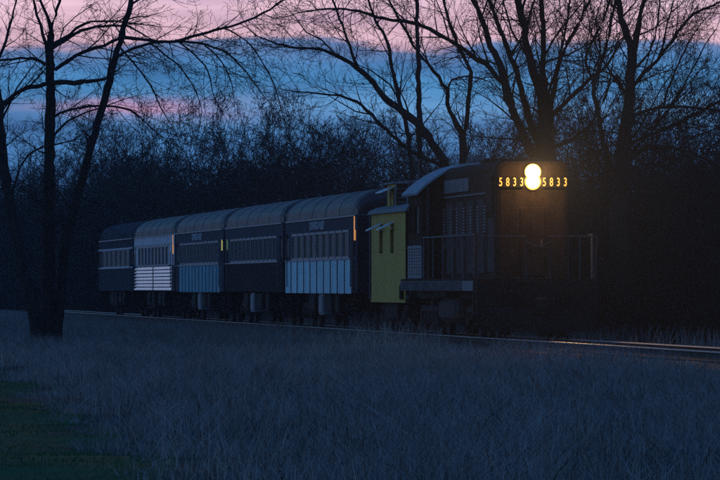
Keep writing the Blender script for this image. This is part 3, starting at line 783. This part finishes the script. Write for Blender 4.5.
def img(px, py, d): return np.array([(px - 360) / FPX * d, d, CAMZ + (287 - py) / FPX * d])
def traced_tree(name, depth, stems, label, group=None, seed=1, dens=1.0, twiglen=1.0, droop=.0, base=None):
    """stems: list of polylines (px, py, half width in px); the depth wanders so the tree is round, not flat"""
    rg = np.random.default_rng(seed); TB = [Tubes(), Tubes()]
    bx, by, _ = stems[0][0]; org = img(bx, by, depth); org[2] = float(ground_z(org[0], org[1])) - .1
    done = []
    for si, st in enumerate(stems):
        n = len(st); yoff = 0.0; drift = rg.uniform(-.35, .35)
        start_d = depth
        if si and done:                      # begin at the depth of the stem it leaves
            q0 = img(st[0][0], st[0][1], depth)
            best = min(done, key=lambda z: (z[0] - q0[0]) ** 2 + (z[2] - q0[2]) ** 2); start_d = best[1]
        P_ = []; R_ = []; cum = 0; prev = None
        for k, (px, py, hwp) in enumerate(st):
            w_ = img(px, py, depth)
            if prev is not None: cum += np.linalg.norm(w_ - prev)
            prev = w_
            dd = start_d + drift * cum * .9 + (rg.normal() * .1 if k else 0)
            P_.append(img(px, py, dd)); R_.append(hwp / FPX * dd)
        if si == 0 or st[0][1] > 300: P_[0][2] = float(ground_z(P_[0][0], P_[0][1])) - .15
        # smooth and subdivide
        P_ = np.array(P_); R_ = np.array(R_); seg = []; sr = []
        for k in range(len(P_) - 1):
            a0 = P_[max(k - 1, 0)]; a1 = P_[k]; a2 = P_[k + 1]; a3 = P_[min(k + 2, len(P_) - 1)]
            ns = max(2, int(np.linalg.norm(a2 - a1) / .22))
            for j in range(ns):
                t = j / ns; t2 = t * t; t3 = t2 * t
                q = .5 * ((2 * a1) + (-a0 + a2) * t + (2 * a0 - 5 * a1 + 4 * a2 - a3) * t2 + (-a0 + 3 * a1 - 3 * a2 + a3) * t3)
                seg.append(q + rg.normal(size=3) * min(.018, R_[k] * .35)); sr.append(R_[k] * (1 - t) + R_[k + 1] * t)
        seg.append(P_[-1]); sr.append(R_[-1]); seg = np.array(seg); sr = np.array(sr)
        done += [tuple(q) for q in seg]
        sr = sr * (1 + .08 * rg.normal(size=len(sr)))
        TB[0].add(seg - org, sr, 8)
        ln = np.linalg.norm(np.diff(seg, axis=0), axis=1).sum()
        zmin = 2.2
        step = .26 / dens; acc = rg.uniform(0, step)
        for k in range(1, len(seg) - 1):
            acc += np.linalg.norm(seg[k] - seg[k - 1])
            if acc < step or seg[k][2] < zmin or (si == 0 and seg[k][2] < 3.5 and rg.random() < .6): continue
            acc = rg.uniform(-.1, .1)
            dd = seg[k + 1] - seg[k]; dd /= np.linalg.norm(dd)
            ang = rg.uniform(.5, 1.1); cd = dd * math.cos(ang) + perp(rg, dd) * math.sin(ang); cd[2] -= droop
            cd /= np.linalg.norm(cd)
            cl = rg.uniform(.6, 1.9) * twiglen * (1.0 if rg.random() < .75 else 1.7)
            grow(TB, rg, seg[k] - org, cd, cl, min(sr[k] * .45, .008 + .010 * cl), 2, 4, 1.0, .05 - droop * .35)
        # the end of the stem goes on into twigs
        dd = seg[-1] - seg[-2]; dd /= np.linalg.norm(dd)
        if sr[-1] < .09: grow(TB, rg, seg[-1] - org, dd, 2.2, max(sr[-1], .01), 2, 4, 1.0, .03 - droop * .3)
    mt = TB[0].mesh('trunk', M['bark']); mc = TB[1].mesh('crown', M['twig'])
    return place_tree(name, mt, mc, tuple(org), 0, (1, 1), label, group)

# left foreground trees (in front of the track)
traced_tree('bare_tree', 215, [
    [(47, 342, 8.5), (48, 300, 7.4), (48, 240, 6.6), (49, 170, 5.8), (50, 110, 5), (50, 60, 4.2), (50, 42, 4), (51, 30, 2.6)],
    [(56, 305, 5.5), (64, 250, 4.8), (75, 205, 4.2), (86, 165, 4.0), (103, 106, 3.8), (113, 67, 3.4), (122, 35, 3.0), (130, 5, 2.5), (136, -30, 2)],
    [(50, 32, 2.2), (55, 15, 1.4), (61, -5, 1.1), (66, -30, .8)],
    [(48, 52, 2), (43, 35, 1.5), (37, 15, 1.3), (31, -8, 1)],
    [(53, 47, 2), (66, 40, 1.7), (82, 30, 1.5), (104, 26, 1.2), (128, 26, .9)],
    [(54, 44, 1.8), (70, 34, 1.5), (84, 23, 1.3), (117, 21, .8)],
    [(54, 70, 2.2), (68, 60, 1.9), (85, 51, 1.8), (104, 45, 1.6), (120, 38, 1.5), (143, 39, 1.6), (166, 42, 1.6), (193, 36, 1.5), (223, 28, 1.3), (255, 17, 1.1), (281, 1, .8)],
    [(113, 60, 1.6), (127, 51, 1.5), (147, 44, 1.5), (169, 41, 1.3), (198, 43, 1.2), (223, 50, 1.0), (245, 70, .7)],
    [(46, 64, 1.8), (33, 59, 1.5), (21, 58, 1.3), (0, 60, 1)],
    [(54, 117, 1.4), (68, 110, 1.3), (82, 107, 1.2), (106, 106, 1.2), (130, 110, 1.0), (141, 118, .7)],
    [(52, 138, 1.4), (61, 127, 1.2), (71, 119, 1.1), (84, 113, .9), (100, 108, .7)],
    [(118, 45, 1.1), (133, 62, .9), (150, 85, .8), (160, 106, .6)],
    [(150, 43, .9), (170, 58, .8), (186, 75, .7), (198, 97, .5)],
    [(175, 40, .9), (195, 55, .8), (208, 72, .7), (213, 94, .5)],
    [(205, 45, .8), (222, 62, .7), (232, 84, .5)],
    [(223, 28, .8), (240, 36, .7), (256, 52, .7), (272, 80, .6), (280, 105, .5)],
], 'tall bare tree with one upright and one leaning stem, standing before the dark last coach', 'bare trees at the left edge', seed=11, dens=1.3, droop=.16)
traced_tree('bare_tree', 208, [
    [(42, 338, 9), (34, 310, 7.5), (24, 270, 6.5), (14, 225, 6), (6, 180, 5.5), (1, 140, 5), (-4, 90, 4.5), (-12, 40, 4), (-18, -10, 3)],
    [(3, 103, 2.6), (15, 95, 2.3), (30, 87, 2.3), (46, 84, 2.2), (66, 82.5, 2.3), (80, 82, 2.5), (87, 81.5, 2.2)],
    [(-6, 70, 2), (6, 40, 1.4), (14, 10, 1), (20, -20, .8)],
    [(10, 200, 1.5), (22, 165, 1.2), (36, 150, 1), (58, 144, .8)],
], 'dark tree leaning out of the left edge, with a thick broken-off side branch', 'bare trees at the left edge', seed=5, dens=.9)
# trees behind the train
traced_tree('bare_tree', 232, [
    [(470, 335, 9), (463, 260, 7.5), (456, 200, 6.2), (449, 172, 5.2), (442, 158, 4.6), (433, 143, 4.3), (417, 123, 4), (397, 107, 3.7), (386, 98, 3.4), (373, 83, 2.8), (357, 67, 2.2), (336, 55, 1.8), (317, 49, 1.5), (290, 47, 1.1), (268, 40, .8)],
    [(358, 66, 1.5), (350, 46, 1.3), (340, 19, 1.1), (331, -6, .9)],
    [(440, 165, 2), (407, 148, 1.9), (382, 125, 1.7), (357, 102, 1.4), (340, 96, 1.1), (323, 94, .8)],
    [(336, 55, .9), (322, 40, .8), (306, 32, .7), (296, 18, .5)],
], 'bare tree bending far left over the coaches from behind the locomotive cab', 'bare trees behind the train', seed=21, dens=1.2)
traced_tree('bare_tree', 240, [
    [(416, 335, 3.4), (414, 240, 3), (410, 150, 2.4), (407, 133, 2.2), (400, 103, 2), (392, 67, 1.8), (386, 38, 1.5), (375, 19, 1.3), (367, -5, 1)],
    [(399, 100, 1), (390, 85, .9), (378, 75, .7), (366, 68, .5)],
], 'thin bare tree rising just left of the locomotive cab roof', 'bare trees behind the train', seed=22, dens=1.0)
traced_tree('bare_tree', 262, [
    [(421, 330, 3.2), (420, 200, 2.9), (419, 120, 2.6), (418, 67, 2.3), (417, 20, 2), (417, -20, 1.8)],
], 'straight slender tree standing pole-like above the cab roof', 'bare trees behind the train', seed=23, dens=.35)
traced_tree('bare_tree', 226, [
    [(466, 335, 6), (465, 240, 5), (464, 170, 4.4), (463, 150, 4), (462, 133, 3.4), (452, 118, 2.4), (447, 103, 2.2), (447, 90, 2), (433, 70, 1.7), (417, 50, 1.5), (400, 20, 1.3), (386, -5, 1)],
    [(464, 135, 2.5), (468, 110, 2.3), (470, 93, 2.2), (471, 72, 2), (462, 54, 1.8), (452, 30, 1.4), (444, 0, 1.1)],
    [(447, 90, 1.2), (452, 80, 1), (466, 76, .8)],
], 'forked bare tree standing between the cab and the headlight', 'bare trees behind the train', seed=24, dens=1.1)
traced_tree('bare_tree', 205, [
    [(549, 338, 15), (549, 260, 13), (549, 200, 12), (547, 165, 11), (545, 140, 9), (544, 117, 6.5), (541, 92, 5), (533, 70, 4.4), (526, 37, 3.8), (518, 0, 3.2), (512, -30, 2.8)],
    [(540, 165, 5.5), (527, 143, 4.6), (513, 110, 4), (500, 67, 3.6), (489, 40, 3.2), (481, 17, 2.8), (470, -6, 2.4)],
    [(543, 150, 4.5), (530, 123, 3.4), (517, 73, 2.8), (505, 43, 2.4), (493, 10, 2), (486, -10, 1.7)],
    [(547, 135, 4.5), (546, 100, 3.8), (543, 67, 3), (543, 33, 2.6), (541, -5, 2.2)],
    [(549, 130, 3.5), (552, 100, 2.8), (560, 60, 2.3), (577, 27, 1.9), (592, -4, 1.5)],
    [(550, 118, 2.6), (570, 98, 2.2), (590, 80, 1.8), (608, 64, 1.4)],
    [(504, 85, 2.2), (490, 68, 2.6), (478, 60, 2.4), (470, 54, 2.3), (450, 40, 2), (423, 27, 1.8), (400, 21, 1.7), (377, 17, 1.5), (359, 11, 1.3), (336, 8, 1.1), (311, 11, .7)],
    [(546, 100, 1.6), (556, 70, 1.3), (566, 30, 1.1), (570, -5, .9)],
    [(533, 70, 1.4), (524, 50, 1.2), (512, 30, 1), (503, 0, .8)],
    [(508, 60, 1.4), (520, 40, 1.1), (530, 15, .9), (536, -8, .8)],
    [(590, 80, 1.2), (600, 50, 1), (596, 20, .8), (604, -6, .7)],
    [(548, 150, 2.4), (575, 138, 1.8), (595, 118, 1.4), (606, 95, 1.1)],
], 'broad many-stemmed bare tree rising directly above the headlight', 'bare trees behind the train', seed=25, dens=1.8, twiglen=1.15)
traced_tree('bare_tree', 200, [
    [(617, 338, 11), (618, 260, 9.5), (620, 200, 8.5), (622, 157, 7), (627, 117, 5.5), (630, 83, 5), (632, 52, 4.6), (624, 28, 3.2), (618, -4, 2.8)],
    [(633, 56, 3.4), (637, 35, 2.8), (641, 15, 2.5), (646, -6, 2.2)],
    [(631, 88, 2.2), (643, 74, 1.9), (657, 60, 1.7), (674, 38, 1.6), (687, 20, 1.4), (703, 9, 1.2), (719, 2, 1)],
    [(627, 120, 1.9), (640, 113, 1.6), (657, 108, 1.4), (687, 107, 1.2), (724, 111, .9)],
    [(624, 147, 2), (640, 139, 1.8), (657, 132, 1.6), (690, 117, 1.4), (722, 99, 1.1)],
    [(617, 190, 3.4), (605, 150, 2.8), (596, 105, 2.3), (594, 83, 2.1), (602, 60, 1.9), (607, 43, 1.7), (615, 5, 1.4)],
    [(594, 83, 1.5), (586, 62, 1.4), (591, 45, 1.3), (603, 20, 1.2), (612, -6, 1)],
    [(621, 170, 2.6), (640, 150, 2.1), (664, 148, 1.5), (690, 152, 1.2), (715, 165, .8)],
    [(629, 100, 1.4), (618, 80, 1.2), (608, 72, 1), (596, 70, .8)],
    [(657, 60, 1.1), (664, 42, .9), (668, 20, .8), (676, -4, .7)],
    [(632, 70, 1.3), (650, 52, 1.1), (656, 30, .9), (660, 0, .8)],
    [(640, 139, 1.2), (660, 115, 1.0), (668, 88, .9), (680, 60, .8), (690, 40, .6)],
    [(650, 134, 1.2), (676, 100, 1.0), (692, 70, .8), (708, 40, .6)],
    [(628, 155, 1.6), (648, 165, 1.3), (668, 158, 1.0), (688, 140, .8), (708, 132, .6)],
], 'tall bare tree right of the locomotive with limbs reaching to the right edge', 'bare trees behind the train', seed=26, dens=1.9, twiglen=1.2)

# generator trees of the wood: several meshes, many individual trees
variants = []
for v in range(7):
    rg = np.random.default_rng(100 + v); TB = [Tubes(), Tubes()]
    H = [9.5, 8.5, 10.5, 8.0, 9.0, 7.0, 6.5][v]
    if v >= 5:
        for q in range(5):
            dd = np.array([rg.normal() * .28, rg.normal() * .28, 1.0]); dd /= np.linalg.norm(dd)
            grow(TB, rg, np.array([rg.normal() * .15, rg.normal() * .15, -.1]), dd, H * rg.uniform(.7, 1), .05, 1, 4, 1.0, .05, .009)
    else:
        grow(TB, rg, np.array([0, 0, -.2]), np.array([rg.normal() * .06, rg.normal() * .06, 1.0]), H, .13 + .012 * v, 0, 4, .92, .07, .009)
    variants.append((TB[0].mesh('trunk', M['bark']), TB[1].mesh('crown', M['twig'])))
rr = random.Random(77); cnt = 0
ZONES = [(-999, 105, 'left of the train'), (105, 225, 'behind the rear coaches'), (225, 360, 'behind the near coaches'),
         (360, 470, 'behind the caboose'), (470, 600, 'behind the locomotive'), (600, 9999, 'right of the locomotive')]
H0s = [11.0, 9.9, 12.1, 9.4, 10.4, 8.9, 8.3]
ncol = 21
for ci in range(ncol):
    for k in range(8):
        px = -110 + 940 * (ci + rr.random()) / ncol
        kx = (px - 360) / FPX; c0 = REF.x * W_.x + REF.y * W_.y
        ymin = (4.8 + c0) / (kx * W_.x + W_.y)
        y = ymin + 4 + k * (16 + .035 * ymin) + rr.uniform(0, 14); x = kx * y
        if y > 720: continue
        v = rr.choice((0, 1, 2, 3, 4, 5, 6)) if k > 1 else rr.choice((5, 6, 3, 5, 6, 1))
        topy = np.interp(px, [0, 100, 200, 300, 400, 470, 560, 640, 720], [130, 112, 100, 102, 126, 130, 100, 84, 92])
        topy += rr.uniform(-16, 34)
        gz = float(ground_z(np.float64(x), np.float64(y)))
        s = max(.5, min(2.1, (CAMZ + (287 - topy) / FPX * y - gz) / H0s[v]))
        zn = next(q[2] for q in ZONES if q[0] <= px < q[1])
        w1_ = 'low' if s < .95 else ('tall' if s > 1.3 else 'middling'); w2_ = 'at the near edge of' if k < 2 else ('deep within' if k > 4 else 'inside')
        lab = w1_ + (' bushy bare sapling clump ' if v >= 5 else ' bare twiggy tree ') + w2_ + ' the wood ' + zn
        place_tree('sapling_clump' if v >= 5 else 'woodland_tree', *variants[v], (x, y, gz), rr.uniform(0, 6.28), (s * rr.uniform(.9, 1.2), s),
                   lab, 'wood ' + zn); cnt += 1
print('wood trees', cnt)

# ------------------------------------------------------------------ undergrowth, grass
def tris_mesh(name, V, m, k=3):
    me = bpy.data.meshes.new(name); n = len(V)
    me.vertices.add(n); me.vertices.foreach_set('co', V.astype(np.float32).ravel())
    me.loops.add(n); me.loops.foreach_set('vertex_index', np.arange(n, dtype=np.int32))
    me.polygons.add(n // k); me.polygons.foreach_set('loop_start', np.arange(0, n, k, dtype=np.int32))
    me.update(calc_edges=True); me.materials.append(m)
    o = bpy.data.objects.new(name, me); C.objects.link(o); return o
def blades(name, x, y, h, wd, lean, m, rg, z0=None):
    n = len(x); z = ground_z(x, y) - .03 if z0 is None else z0
    a = rg.uniform(0, 2 * PI, n); dx, dy = np.cos(a) * wd, np.sin(a) * wd
    la = rg.uniform(0, 2 * PI, n); l = np.abs(rg.normal(size=n)) * lean * h
    mx, my = x + np.cos(la) * l * .35, y + np.sin(la) * l * .35; tx, ty = x + np.cos(la) * l, y + np.sin(la) * l
    # two triangles and a tip: base pair, mid pair, tip
    b0 = np.stack([x - dx, y - dy, z], 1); b1 = np.stack([x + dx, y + dy, z], 1)
    m0 = np.stack([mx - dx * .7, my - dy * .7, z + h * .55], 1); m1 = np.stack([mx + dx * .7, my + dy * .7, z + h * .55], 1)
    t = np.stack([tx, ty, z + h], 1)
    V = np.stack([b0, b1, m1, b0, m1, m0, m0, m1, t], 1).reshape(-1, 3)
    return tris_mesh(name, V, m)
rg = np.random.default_rng(9)
def field(n, y0, y1, extra):
    y = np.sqrt(rg.uniform(y0 ** 2, y1 ** 2, n)); half = y * .0514 + extra
    return rg.uniform(-1, 1, n) * half, y
def clump(x, y, f=.8):
    return .5 + .25 * np.sin(x * 2.1 * f + 1.3 * np.sin(y * .7)) + .25 * np.sin(y * 1.3 * f + 1.7 * np.sin(x * 1.1 + y * .3))
x, y = field(460000, 60, 262, 4.0)
off = track_off(x, y); c = clump(x, y)
keep = (off < -1.15) & ~((x < lawn_edge(y) - .1) & (y < 151)) & (rg.random(len(x)) < .45 + .55 * c)
x, y, c = x[keep], y[keep], c[keep]
ed = np.clip((x - lawn_edge(y)) / 1.2, .35, 1)
h = (.10 + .48 * c ** 1.6 + .12 * rg.random(len(x))) * ed
nr = (off[keep] > -6) & (y > 120); gz_ = ground_z(x, y); tb = np.where(y > 185, .02, -.06) + .12 * (c - .5)
h = np.where(nr, np.maximum(h, tb - gz_) * rg.uniform(.55, 1.08, len(x)), h)
o = blades('tall_grass', x, y, h, rg.uniform(.003, .012, len(x)), .8, M['dead'], rg); o['kind'] = 'stuff'
x, y = field(45000, 60, 225, 5.0); off = track_off(x, y); c = clump(x + 3, y + 8)
keep = (off < -2.3) & ~((x < lawn_edge(y) + .2) & (y < 152)) & (rg.random(len(x)) < c)
x, y = x[keep], y[keep]
h = rg.uniform(.25, .60, len(x))
yw = rg.uniform(168, 196, 700); kw = rg.normal(375, 38, 700); xw = (kw - 360) / FPX * yw; okw = track_off(xw, yw) < -1.9
x = np.concatenate([x, xw[okw]]); y = np.concatenate([y, yw[okw]]); h = np.concatenate([h, rg.uniform(.5, 1.25, int(okw.sum()))])
o = blades('weed_stalks', x, y, h, rg.uniform(.002, .0045, len(x)), .6, M['stalk'], rg); o['kind'] = 'stuff'
x, y = field(150000, 60, 152, 5.0)
keep = (x < lawn_edge(y) + .1); x, y = x[keep], y[keep]
o = blades('mown_grass', x, y, rg.uniform(.04, .09, len(x)), .006, .5, M['green'], rg); o['kind'] = 'stuff'
# the far verge of the track, seen under the last coaches
y = rg.uniform(225, 440, 90000); kx0 = rg.uniform(-9, -1.15, len(y)); x = (kx0 - (y - REF.y) * W_.y) / W_.x + REF.x
o = blades('verge_grass', x, y, np.maximum(.12, (.0 - ground_z(x, y)) * rg.uniform(.6, 1.15, len(x))), rg.uniform(.005, .010, len(x)), .6, M['dead'], rg); o['kind'] = 'stuff'
# grass beyond the track
x, y = field(90000, 150, 330, 8.0); off = track_off(x, y); keep = (off > 2.4) & (off < 26); x, y = x[keep], y[keep]
o = blades('rough_grass', x, y, rg.uniform(.3, .9, len(x)), .012, .35, M['dead'], rg); o['kind'] = 'stuff'

# brushwood under the trees beyond the track: thin branching stems nobody could count
TB = Tubes(); rg2 = np.random.default_rng(4)
nb = 0; c0 = REF.x * W_.x + REF.y * W_.y
while nb < 11000:
    kx = rg2.uniform(-480, 480) / FPX; ymin = (4.3 + c0) / (kx * W_.x + W_.y)
    y = ymin + 170 * rg2.random() ** 1.2; x = kx * y
    if y > 760: continue
    hgt = rg2.uniform(1.4, 5.6) * (1 + .0022 * (y - 200)) * (.6 + .4 * min(1, (y - ymin) / 25)); z = float(ground_z(np.float64(x), np.float64(y)))
    p = np.array([x, y, z - .05]); nst = rg2.integers(2, 4)
    for s in range(nst):
        d = np.array([rg2.normal() * .35, rg2.normal() * .35, 1.0]); d /= np.linalg.norm(d); pts = [p]; q = p; L_ = hgt * rg2.uniform(.6, 1.1)
        for k in range(4): d = d + rg2.normal(size=3) * .18; d /= np.linalg.norm(d); q = q + d * L_ / 4; pts.append(q)
        TB.add(pts, np.linspace(.024, .007, 5) * (y / 260), 3)
        for k in range(5):
            st = pts[rg2.integers(1, 5)]; dd = np.array([rg2.normal(), rg2.normal(), rg2.uniform(0, 1.4)]); dd /= np.linalg.norm(dd)
            e1 = st + dd * L_ * rg2.uniform(.12, .22); dd = dd + rg2.normal(size=3) * .3; e2 = e1 + dd * L_ * rg2.uniform(.1, .2)
            TB.add([st, e1, e2], np.array([.010, .007, .005]) * (y / 260), 3)
    nb += 1
o = bpy.data.objects.new('brushwood', TB.mesh('brushwood', M['twig'])); C.objects.link(o); o['kind'] = 'stuff'

# ------------------------------------------------------------------ evening haze
b = MB(); b.box(-140, 140, -12, 800, -3.2, 40); o = b.obj('haze', M['black']); o['kind'] = 'stuff'
hm = bpy.data.materials.new('haze_air'); hm.use_nodes = True; t = hm.node_tree; t.nodes.clear()
pv = t.nodes.new('ShaderNodeVolumePrincipled'); pv.inputs['Color'].default_value = (.66, .80, 1, 1)
pv.inputs['Density'].default_value = .00013; pv.inputs['Anisotropy'].default_value = .6
mo = t.nodes.new('ShaderNodeOutputMaterial'); t.links.new(pv.outputs[0], mo.inputs['Volume'])
o.data.materials.clear(); o.data.materials.append(hm)
